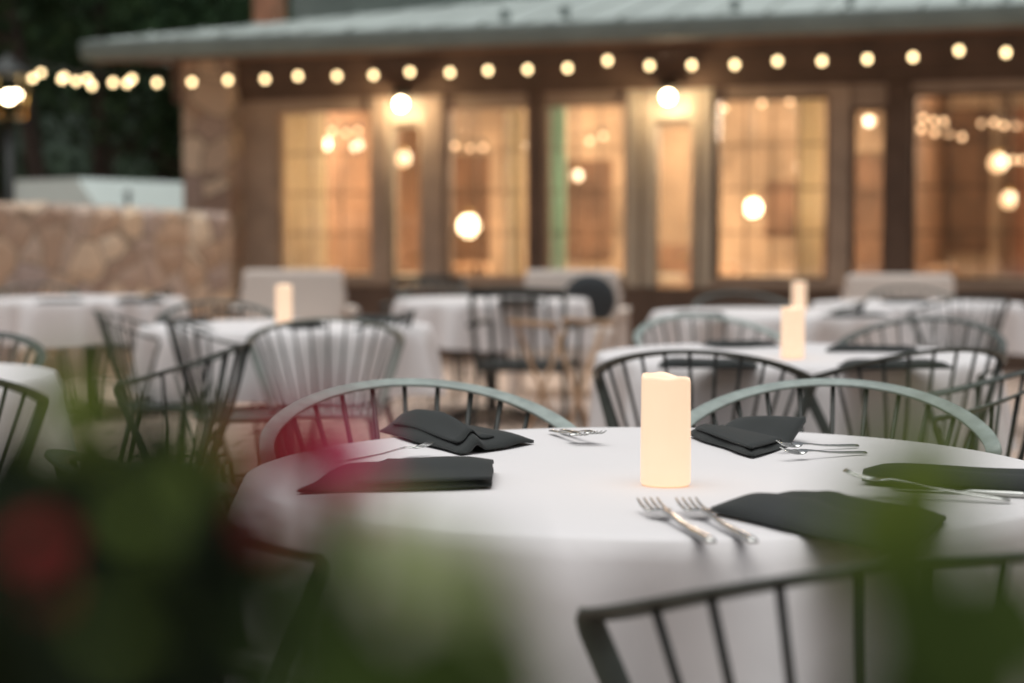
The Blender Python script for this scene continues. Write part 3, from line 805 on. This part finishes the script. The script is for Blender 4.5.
# dining sets inside
IT = make_table(); iu = [False]
for u, v, lab in ((-2.2, -2.2, 'dining table inside behind the leftmost window'), (.5, -2.6, 'dining table inside behind the middle window'), (2.4, -1.9, 'dining table inside behind the wide bright window'), (4.6, -2.0, 'dining table inside behind the rightmost window')):
    w_ = loc2world(u, v, .022); t = place(IT, iu, w_, random.random(), lab, 'dining tables inside the restaurant')
    o = cloth_mesh(int(u*10)+80).build('tablecloth', M['curtain'], None, w_); tag(o, 'cream cloth on the ' + lab, 'tablecloth', 'tablecloths inside the restaurant')
for u, v, r, lab in ((-2.9, -1.6, -1.0, 'wooden armchair inside, left of the table behind the leftmost window'), (-1.6, -3.0, 2.6, 'wooden armchair inside, far side of the table behind the leftmost window'),
                 (1.2, -2.0, 1.2, 'wooden armchair inside, right of the table behind the middle window'), (3.1, -1.5, 1.3, 'wooden armchair inside, right of the table behind the wide bright window'),
                 (1.8, -2.6, -2.2, 'wooden armchair inside, left of the table behind the wide bright window'), (5.2, -1.4, .9, 'wooden armchair inside, before the table behind the rightmost window'), (4.0, -2.7, -2.4, 'wooden armchair inside, far side of the table behind the rightmost window')):
    o = place(WC, wu, loc2world(u, v, .022), r, lab, 'wooden armchairs inside')

# ------------------------------------------------------------------ napkins
def napkin(corners, label, lift, thick=.012, ridge=None, seed=1, group='charcoal napkins on the near table', ply=None):
    """corners: four world points (a,b,c,d) round the outline; lift(s,t) extra height"""
    A, B, C_, D_ = [Vector(c) for c in corners]; rnd = random.Random(seed)
    o0 = (A+B+C_+D_)/4; n1, n2 = 28, 16
    tops = []; vs = []; fs = []
    ph = rnd.uniform(0, 6)
    for i in range(n1+1):
        for j in range(n2+1):
            s, t = i/n1, j/n2
            p = A.lerp(B, s).lerp(D_.lerp(C_, s), t) - o0
            e = min(s, 1-s)*6; e2 = min(t, 1-t)*5
            ed = min(1, e)*min(1, e2); ed = sqrt(max(0, 1-(1-ed)**2))
            z = thick*(.25+.75*ed) + lift(s, t) + .0015*sin(9*s+ph)*sin(7*t+ph)
            vs.append((p.x+.002*sin(11*t+ph), p.y+.003*sin(8*s+ph), CZ+z-o0.z))
    nb = len(vs)
    for i in range(n1+1):
        for j in range(n2+1):
            x, y, z = vs[i*(n2+1)+j]; s, t = i/n1, j/n2
            vs.append((x, y, CZ+.0015-o0.z + max(0, lift(s, t)-.004)*.85))
    q = n2+1
    for i in range(n1):
        for j in range(n2):
            fs.append((i*q+j, (i+1)*q+j, (i+1)*q+j+1, i*q+j+1)); fs.append((nb+i*q+j, nb+i*q+j+1, nb+(i+1)*q+j+1, nb+(i+1)*q+j))
    for i in range(n1):
        fs.append((i*q, nb+i*q, nb+(i+1)*q, (i+1)*q)); fs.append((i*q+n2, (i+1)*q+n2, nb+(i+1)*q+n2, nb+i*q+n2))
    for j in range(n2):
        fs.append((j, j+1, nb+j+1, nb+j)); fs.append((n1*q+j, nb+n1*q+j, nb+n1*q+j+1, n1*q+j+1))
    m = MB(); m.add(vs, fs, True)
    o = m.build('napkin', M['napkin'], None, o0)
    if ply:
        vs = []; fs = []; s0, s1, t0, t1 = ply; k1, k2 = 18, 10
        for lay in (1, 0):
            for i in range(k1+1):
                for j in range(k2+1):
                    s, t = s0+(s1-s0)*i/k1, t0+(t1-t0)*j/k2
                    p = A.lerp(B, s).lerp(D_.lerp(C_, s), t) - o0
                    e = min(1, min(i, k1-i)/2.5)*min(1, min(j, k2-j)/2.0)
                    z = thick + max(0, lift(min(1, max(0, s)), min(1, max(0, t)))) + (.0035+.0025*e if lay else .0005)
                    vs.append((p.x, p.y+.002*sin(9*s+ph), CZ+z-o0.z))
        q = k2+1; nb = (k1+1)*q
        for i in range(k1):
            for j in range(k2):
                fs.append((i*q+j, (i+1)*q+j, (i+1)*q+j+1, i*q+j+1)); fs.append((nb+i*q+j, nb+i*q+j+1, nb+(i+1)*q+j+1, nb+(i+1)*q+j))
        for i in range(k1):
            fs.append((i*q, nb+i*q, nb+(i+1)*q, (i+1)*q)); fs.append((i*q+k2, (i+1)*q+k2, nb+(i+1)*q+k2, nb+i*q+k2))
        for j in range(k2):
            fs.append((j, j+1, nb+j+1, nb+j)); fs.append((k1*q+j, nb+k1*q+j, nb+k1*q+j+1, k1*q+j+1))
        m = MB(); m.add(vs, fs, True); m.build('folded_flap', M['napkin'], o)
    # fold layer line: a second ply slightly inset
    return tag(o, label, 'napkin', group)
def zc(px, py): return on_z(px, py, CZ)
gs = lambda x, c, w: math.exp(-((x-c)/w)**2)
napkin([zc(380, 433), zc(424, 426), zc(535, 444), zc(462, 455)], 'charcoal napkin with a raised twist, at the left far side of the near table',
       lambda s, t: .030*gs(s, .30, .22)*gs(t, .35, .35)+.012*gs(s+t*.4, .62, .08)*(.3+t) + .008*gs(s, .8, .2), .012, seed=2, ply=(.06, .58, .12, .9))
napkin([zc(300, 476), zc(318, 462), zc(492, 474), zc(495, 487)] if False else [zc(295, 494), zc(345, 466), zc(494, 472), zc(492, 488)], 'charcoal napkin at the left side of the near table, fork tines poking past it',
       lambda s, t: .014*gs(s, .55, .3)*gs(t, .8, .5), .011, seed=3, ply=(-.02, .97, .30, 1.0))
napkin([zc(688, 437), zc(735, 428), zc(806, 441), zc(753, 458)], 'charcoal napkin with one corner flipped up, right of the candle',
       lambda s, t: .040*max(0, s-.66)/.34*(.4+.6*t) + .010*gs(s, .2, .25)*(1-t), .010, seed=4, ply=(.03, .60, .10, .95))
napkin([zc(862, 484), zc(872, 470), zc(1075, 478), zc(1085, 503)], 'charcoal napkin at the right edge of the near table, above a pair of forks',
       lambda s, t: .012*gs(s, .12, .2)+.004*sin(s*9), .011, seed=5)
napkin([zc(712, 513), zc(797, 500), zc(948, 522), zc(905, 560)], 'large charcoal napkin at the right front of the near table',
       lambda s, t: .012*gs(s, .35, .3)*gs(t, .0, .5)+.006*gs(s, .9, .2)+.0035*gs(t, .42-.15*s, .07)-.002*gs(s, .62, .05), .013, seed=6)
napkin([zc(330, 560), zc(420, 545), zc(480, 553), zc(420, 574)] if False else [zc(300, 528), zc(372, 512), zc(438, 520), zc(380, 540)], 'charcoal napkin at the left front of the near table behind blurred leaves',
       lambda s, t: .008*gs(s, .5, .3), .013, seed=7) if False else None
# far napkins
def far_nap(px, py, w, dep, rot, label, hh=.018, corner=0):
    c = zc(px, py); R = Matrix.Rotation(rot, 3, 'Z')
    cs = [c + R @ Vector(v) for v in ((-w/2, -dep/2, 0), (-w/2, dep/2, 0), (w/2, dep/2, 0), (w/2, -dep/2, 0))]
    napkin(cs, label, lambda s, t: corner*max(0, s-.6)*(t), hh, seed=int(px), group='dark napkins on the farther tables')
far_nap(708, 367, .27, .15, -.1, 'dark napkin at the near left of the right middle table, behind the sharp candle', .022)
far_nap(895, 368, .27, .15, .1, 'dark napkin at the near right of the right middle table', .022)
far_nap(740, 346, .22, .14, .3, 'dark napkin at the far left of the right middle table')
far_nap(872, 351, .28, .13, -.2, 'dark napkin at the far right of the right middle table')
far_nap(184, 322, .24, .16, .1, 'dark napkin at the left of the left middle table')
far_nap(305, 328, .13, .13, .5, 'dark napkin just right of the left middle candle', .03)
far_nap(378, 322, .22, .14, .6, 'dark napkin at the right of the left middle table', .03)
far_nap(228, 313, .2, .14, .2, 'dark napkin at the far side of the left middle table')
far_nap(858, 317, .26, .15, .1, 'dark napkin at the right of the farthest candle', .02)
far_nap(700, 316, .24, .14, -.1, 'dark napkin left of the farthest candle')
far_nap(905, 302, .26, .15, 0, 'dark napkin on the far right table', .03)
far_nap(60, 303, .26, .16, 0, 'dark napkin at the left of the far left table')
far_nap(140, 303, .26, .16, .3, 'dark napkin at the right of the far left table', .03)
far_nap(520, 302, .26, .16, .2, 'dark napkin on the far middle table', .025)

# ------------------------------------------------------------------ cutlery
def fork_mesh():
    m = MB()
    # along +y : handle end at y=0, tines at y=.20
    st = [(0, .0042, .0016, .003), (.012, .0054, .002, .003), (.05, .0042, .0022, .0026), (.09, .0028, .0032, .0024), (.125, .0024, .0065, .0024), (.142, .0042, .0075, .0022), (.150, .0105, .0062, .0018), (.160, .0125, .0045, .0016)]
    vs = []; fs = []
    for (y, hw, z, t) in st: vs += [(-hw, y, z), (hw, y, z), (hw*.8, y, z+t), (-hw*.8, y, z+t)]
    for i in range(len(st)-1):
        for k in range(4): fs.append((i*4+k, i*4+(k+1) % 4, (i+1)*4+(k+1) % 4, (i+1)*4+k))
    fs += [(3, 2, 1, 0), tuple((len(st)-1)*4+k for k in range(4))]
    m.add(vs, fs, True)
    for k in range(4):
        x = -.0098+.00653*k; vs = []; fs = []
        for (y, hw, z) in ((.158, .0019, .0046), (.172, .0014, .0042), (.186, .0013, .0060), (.200, .0008, .0100)):
            vs += [(x-hw, y, z), (x+hw, y, z), (x+hw, y, z+.0015), (x-hw, y, z+.0015)]
        for i in range(3):
            for q in range(4): fs.append((i*4+q, i*4+(q+1) % 4, (i+1)*4+(q+1) % 4, (i+1)*4+q))
        fs += [(3, 2, 1, 0), (12, 13, 14, 15)]
        m.add(vs, fs, True)
    return m
def knife_mesh():
    m = MB(); vs = []; fs = []
    st = [(0, .006, .006), (.02, .008, .007), (.09, .006, .006), (.10, .0055, .004), (.11, .008, .0018), (.18, .009, .0016), (.205, .006, .0014), (.215, .001, .0012)]
    for (y, hw, t) in st: vs += [(-hw, y, .001), (hw*.9, y, .001), (hw*.9, y, .001+t), (-hw, y, .001+t)]
    for i in range(len(st)-1):
        for k in range(4): fs.append((i*4+k, i*4+(k+1) % 4, (i+1)*4+(k+1) % 4, (i+1)*4+k))
    fs += [(3, 2, 1, 0), tuple((len(st)-1)*4+k for k in range(4))]
    m.add(vs, fs, True); return m
FK = fork_mesh(); fk0 = None
def cutlery(name, mesh_obj, handle_px, tip_px, label, z=CZ, tilt=0, roll=0):   # a tilted fork rests its neck on the napkin or the other fork
    a = on_z(*handle_px, z); b = on_z(*tip_px, z); dv = b-a
    o = mesh_obj.copy(); COL.objects.link(o); o.name = name
    o.location = a if tilt >= 0 else a; sc = 1
    sc = dv.length/(.2 if name == 'fork' else .215); print('CUT', label[:40], round(sc, 2)); o.scale = [min(1.3, max(.8, sc))]*3
    o.rotation_euler = (tilt, roll, atan2(-dv.x, dv.y))
    return tag(o, label, 'fork' if name == 'fork' else 'knife', 'cutlery on the near table')
fkm = FK.build('fork', M['steel'], None); knm = knife_mesh().build('knife', M['steel'], None)
cutlery('fork', fkm, (712, 545), (636, 503), 'left of the two forks in front of the sharp candle')
cutlery('fork', fkm, (754, 545), (674, 503), 'right of the two forks in front of the sharp candle, next to the large napkin')
cutlery('fork', fkm, (551, 432.5), (584, 446), 'left of the two forks beside the twisted napkin', tilt=.05)
cutlery('fork', fkm, (562, 432), (600, 446), 'right of the two forks beside the twisted napkin', tilt=.06)
cutlery('fork', fkm, (340, 464), (432, 455), 'fork at the far edge of the left napkin, only its tines showing', tilt=.07)
cutlery('fork', fkm, (866, 454), (800, 458), 'nearer of the two forks beside the flipped napkin', tilt=.05, roll=-.3)
cutlery('fork', fkm, (858, 447), (778, 452), 'farther of the two forks beside the flipped napkin', tilt=.05, roll=-.3)
cutlery('fork', fkm, (1010, 503), (842, 494), 'fork with raised tines along the near edge of the right napkin', tilt=.10)
cutlery('knife', knm, (1035, 498), (890, 489), 'thin knife between the raised fork and the right napkin')
for o in (fkm, knm): bpy.data.objects.remove(o)

# ------------------------------------------------------------------ foreground plants
def leaf(mb, base, dirv, L, w, curl=.3, up=Vector((0, 0, 1))):
    d = Vector(dirv).normalized(); sdv = d.cross(up)
    if sdv.length < .1: sdv = d.cross(Vector((0, 1, 0)))
    sdv.normalize(); nn = sdv.cross(d).normalized()
    vs = []; fs = []; N = 6
    for i in range(N+1):
        t = i/N; ww = w/2*(sin(pi*min(1, t*.92+.08))**.8)*(1 if t < 1 else .05)
        c = Vector(base) + d*L*t - nn*curl*L*t*t
        vs += [c - sdv*ww + nn*ww*.25, c, c + sdv*ww + nn*ww*.25]
    for i in range(N):
        fs += [(i*3, i*3+1, i*3+4, i*3+3), (i*3+1, i*3+2, i*3+5, i*3+4)]
    mb.add(vs, fs, True)
def flower(parent, c, r, mat, n=6, tilt=(0, -.6, .8)):
    m = MB(); ax = Vector(tilt).normalized(); a = ax.cross(Vector((1, 0, 0))).normalized(); b = ax.cross(a)
    for ring, (rr, k, lift) in enumerate(((r, n, .25), (r*.75, n, .6), (r*.45, n-1, 1.0))):
        for i in range(k):
            g = 2*pi*(i+.5*ring)/k; d = a*cos(g)+b*sin(g)+ax*lift
            leaf(m, c, d, rr*1.05, rr*.95, .25, ax)
    return m.build('flower', mat, parent)
def plant(label, base, stems, lmat, seed, nl=10, ls=(.05, .09), lw=.4, flowers=(), group='flowering plants close to the camera', span=.22, extra=()):
    rnd = random.Random(seed); bx_, by = base
    e = empty('flowering_plant', (bx_, by, .004), 0, label, 'plant', group)
    O = Vector((bx_, by, .004)); st = MB(); fo = MB()
    for (px, py, d) in stems:
        tip = at(px, py, d) - O; root = Vector((rnd.uniform(-.05, .05), rnd.uniform(-.05, .05), 0))
        pts = []
        for k in range(9):
            t = k/8; q = root.lerp(tip, t); q.x = root.x + (tip.x-root.x)*t**1.8; q.y = root.y + (tip.y-root.y)*t**1.8; pts.append(q)
        st.tube(pts, [.004-.0026*k/8 for k in range(9)], 6)
        for k in range(nl):
            t = 1 - span/tip.z*(k/nl) if tip.z > 0 else 1
            q = root.lerp(tip, t); q.x = root.x + (tip.x-root.x)*t**1.8; q.y = root.y + (tip.y-root.y)*t**1.8
            g = k*2.4 + rnd.uniform(-.4, .4); el = rnd.uniform(-.2, .9)
            L = rnd.uniform(*ls)*(.6+.4*min(1, k/3))
            leaf(fo, q, (cos(g)*cos(el), sin(g)*cos(el), sin(el)), L, L*lw*rnd.uniform(.8, 1.2), rnd.uniform(.1, .45))
    for (px, py, d, px2, py2, d2, w) in extra:       # individually shaped leaves on their own stalks
        a = at(px, py, d)-O; b = at(px2, py2, d2)-O
        root = Vector((rnd.uniform(-.03, .03), rnd.uniform(-.03, .03), 0))
        st.tube([root.lerp(a, k/6) for k in range(7)], .002, 5)
        leaf(fo, a, b-a, (b-a).length, w, .08, Vector((0, -1, .5)))
    st.build('stem', M['fol'], e); fo.build('foliage', lmat, e)
    for (px, py, d, r, mt) in flowers:
        c = at(px, py, d)-O
        st2 = MB(); st2.tube([Vector((0, 0, 0)).lerp(c, k/6) for k in range(7)], [.003-.0015*k/6 for k in range(7)], 6)
        f = flower(e, c, r, M[mt]); st2.build('flower_stalk', M['fol'], e)
    return e
# dark mass lower left
def scatter(rnd, x0, x1, y0, y1, d0, d1, n, L0, L1, w, sl=0):
    out = []
    for _ in range(n):
        x = rnd.uniform(x0, x1); y = rnd.uniform(y0, y1); d = rnd.uniform(d0, d1); a = rnd.uniform(-1.0, 1.0)
        L = rnd.uniform(L0, L1)/d*FPX
        out.append((x-L*.5*sin(a), y+L*.5*cos(a), d, x+L*.5*sin(a), y-L*.5*cos(a), d+rnd.uniform(-.02, .02), w*rnd.uniform(.8, 1.25)))
    return out
rp = random.Random(5)
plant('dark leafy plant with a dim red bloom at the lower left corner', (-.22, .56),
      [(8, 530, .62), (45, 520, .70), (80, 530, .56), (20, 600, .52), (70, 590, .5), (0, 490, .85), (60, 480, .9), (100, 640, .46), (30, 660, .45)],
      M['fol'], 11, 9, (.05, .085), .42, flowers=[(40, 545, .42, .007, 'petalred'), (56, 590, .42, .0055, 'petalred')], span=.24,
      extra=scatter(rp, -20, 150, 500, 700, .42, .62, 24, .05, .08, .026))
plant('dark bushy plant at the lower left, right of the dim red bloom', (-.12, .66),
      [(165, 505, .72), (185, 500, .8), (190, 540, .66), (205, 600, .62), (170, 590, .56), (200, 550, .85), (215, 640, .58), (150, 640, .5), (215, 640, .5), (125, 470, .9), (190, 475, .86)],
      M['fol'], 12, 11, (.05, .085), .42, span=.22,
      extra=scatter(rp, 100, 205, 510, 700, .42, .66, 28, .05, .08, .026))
plant('young olive green shoot rising over the dark plants at the left', (-.13, .36),
      [(175, 470, .34)], M['folbright'], 13, 3, (.03, .04), .4, span=.05,
      extra=[(70, 450, .36, 76, 345, .36, .020), (205, 490, .36, 212, 420, .36, .010), (150, 650, .6, 150, 575, .6, .006), (165, 640, .6, 160, 590, .6, .006)])
plant('bright pink bloom on a thin stalk before the left of the near table', (-.08, .50),
      [(300, 600, .50), (335, 570, .48)], M['fol'], 14, 4, (.03, .05), .4,
      flowers=[(335, 455, .46, .0125, 'petal'), (352, 470, .42, .007, 'petal'), (300, 470, .40, .0085, 'petalred'), (270, 440, .40, .009, 'petalred'), (310, 420, .36, .007, 'petalred'), (345, 425, .36, .006, 'petalred'), (375, 500, .36, .005, 'petalred'), (280, 520, .36, .006, 'petalred')], span=.1)
plant('pale green leaves blurred across the front of the near table', (-.04, .40),
      [(420, 640, .40)], M['folpale'], 15, 2, (.02, .03), .4, span=.05,
      extra=[(490, 590, .34, 350, 520, .33, .016), (420, 600, .33, 370, 500, .33, .013), (470, 610, .33, 430, 525, .33, .014), (520, 640, .34, 460, 545, .34, .012)])
plant('deep green upright leaves below the front edge of the near table', (-.02, .44),
      [(400, 660, .42), (440, 690, .42)], M['foldeep'], 16, 6, (.03, .05), .4, span=.1,
      extra=[(492, 700, .34, 500, 525, .34, .011), (330, 600, .34, 305, 520, .34, .012), (540, 720, .34, 520, 610, .34, .010)]
      + scatter(rp, 330, 540, 645, 725, .28, .40, 11, .03, .045, .011))
plant('deep green leafy stem at the lower right before the near chair', (.12, .40),
      [(905, 620, .38), (960, 650, .40), (1010, 670, .38)], M['foldeep'], 17, 8, (.03, .05), .4, span=.12,
      extra=[(905, 660, .33, 900, 500, .33, .014), (935, 640, .33, 955, 520, .33, .009)]
      + scatter(rp, 890, 1050, 610, 720, .30, .42, 13, .03, .05, .014))
plant('olive green upright shoot at the right, over the right napkin', (.14, .34),
      [(900, 600, .34)], M['folbright'], 18, 3, (.02, .03), .4, span=.05,
      extra=[(900, 640, .32, 915, 405, .32, .021), (870, 600, .32, 850, 470, .32, .013), (925, 640, .32, 955, 385, .32, .012)])
# ------------------------------------------------------------------ light
ws = bpy.data.worlds.new('World'); SC.world = ws; ws.use_nodes = True
nt = ws.node_tree; bg = nt.nodes['Background']
sky = nt.nodes.new('ShaderNodeTexSky'); sky.sky_type = 'NISHITA'; sky.sun_disc = False
EL, RO = 84, 200
sky.sun_elevation = radians(EL); sky.sun_rotation = radians(RO); sky.dust_density = 3; sky.air_density = 1.0
hs = nt.nodes.new('ShaderNodeHueSaturation'); hs.inputs['Saturation'].default_value = .22
nt.links.new(sky.outputs[0], hs.inputs['Color']); nt.links.new(hs.outputs[0], bg.inputs['Color'])
bg.inputs['Strength'].default_value = .075
sl = bpy.data.lights.new('sun', 'SUN'); sl.energy = 1.5; sl.angle = radians(60); sl.color = (.975, 1, .965)
so = bpy.data.objects.new('sun', sl); COL.objects.link(so); so.rotation_euler = (radians(90-EL), 0, radians(180-RO))

SC.view_settings.view_transform = 'Standard'; SC.view_settings.look = 'None'
SC.view_settings.exposure = 0.28; SC.view_settings.gamma = 1
SC.view_settings.use_curve_mapping = False
SC.cycles.use_denoising = True
SC.cycles.max_bounces = 8; SC.cycles.diffuse_bounces = 4; SC.cycles.transparent_max_bounces = 12
SC.cycles.sample_clamp_indirect = 6
SC.cycles.caustics_reflective = False; SC.cycles.caustics_refractive = False
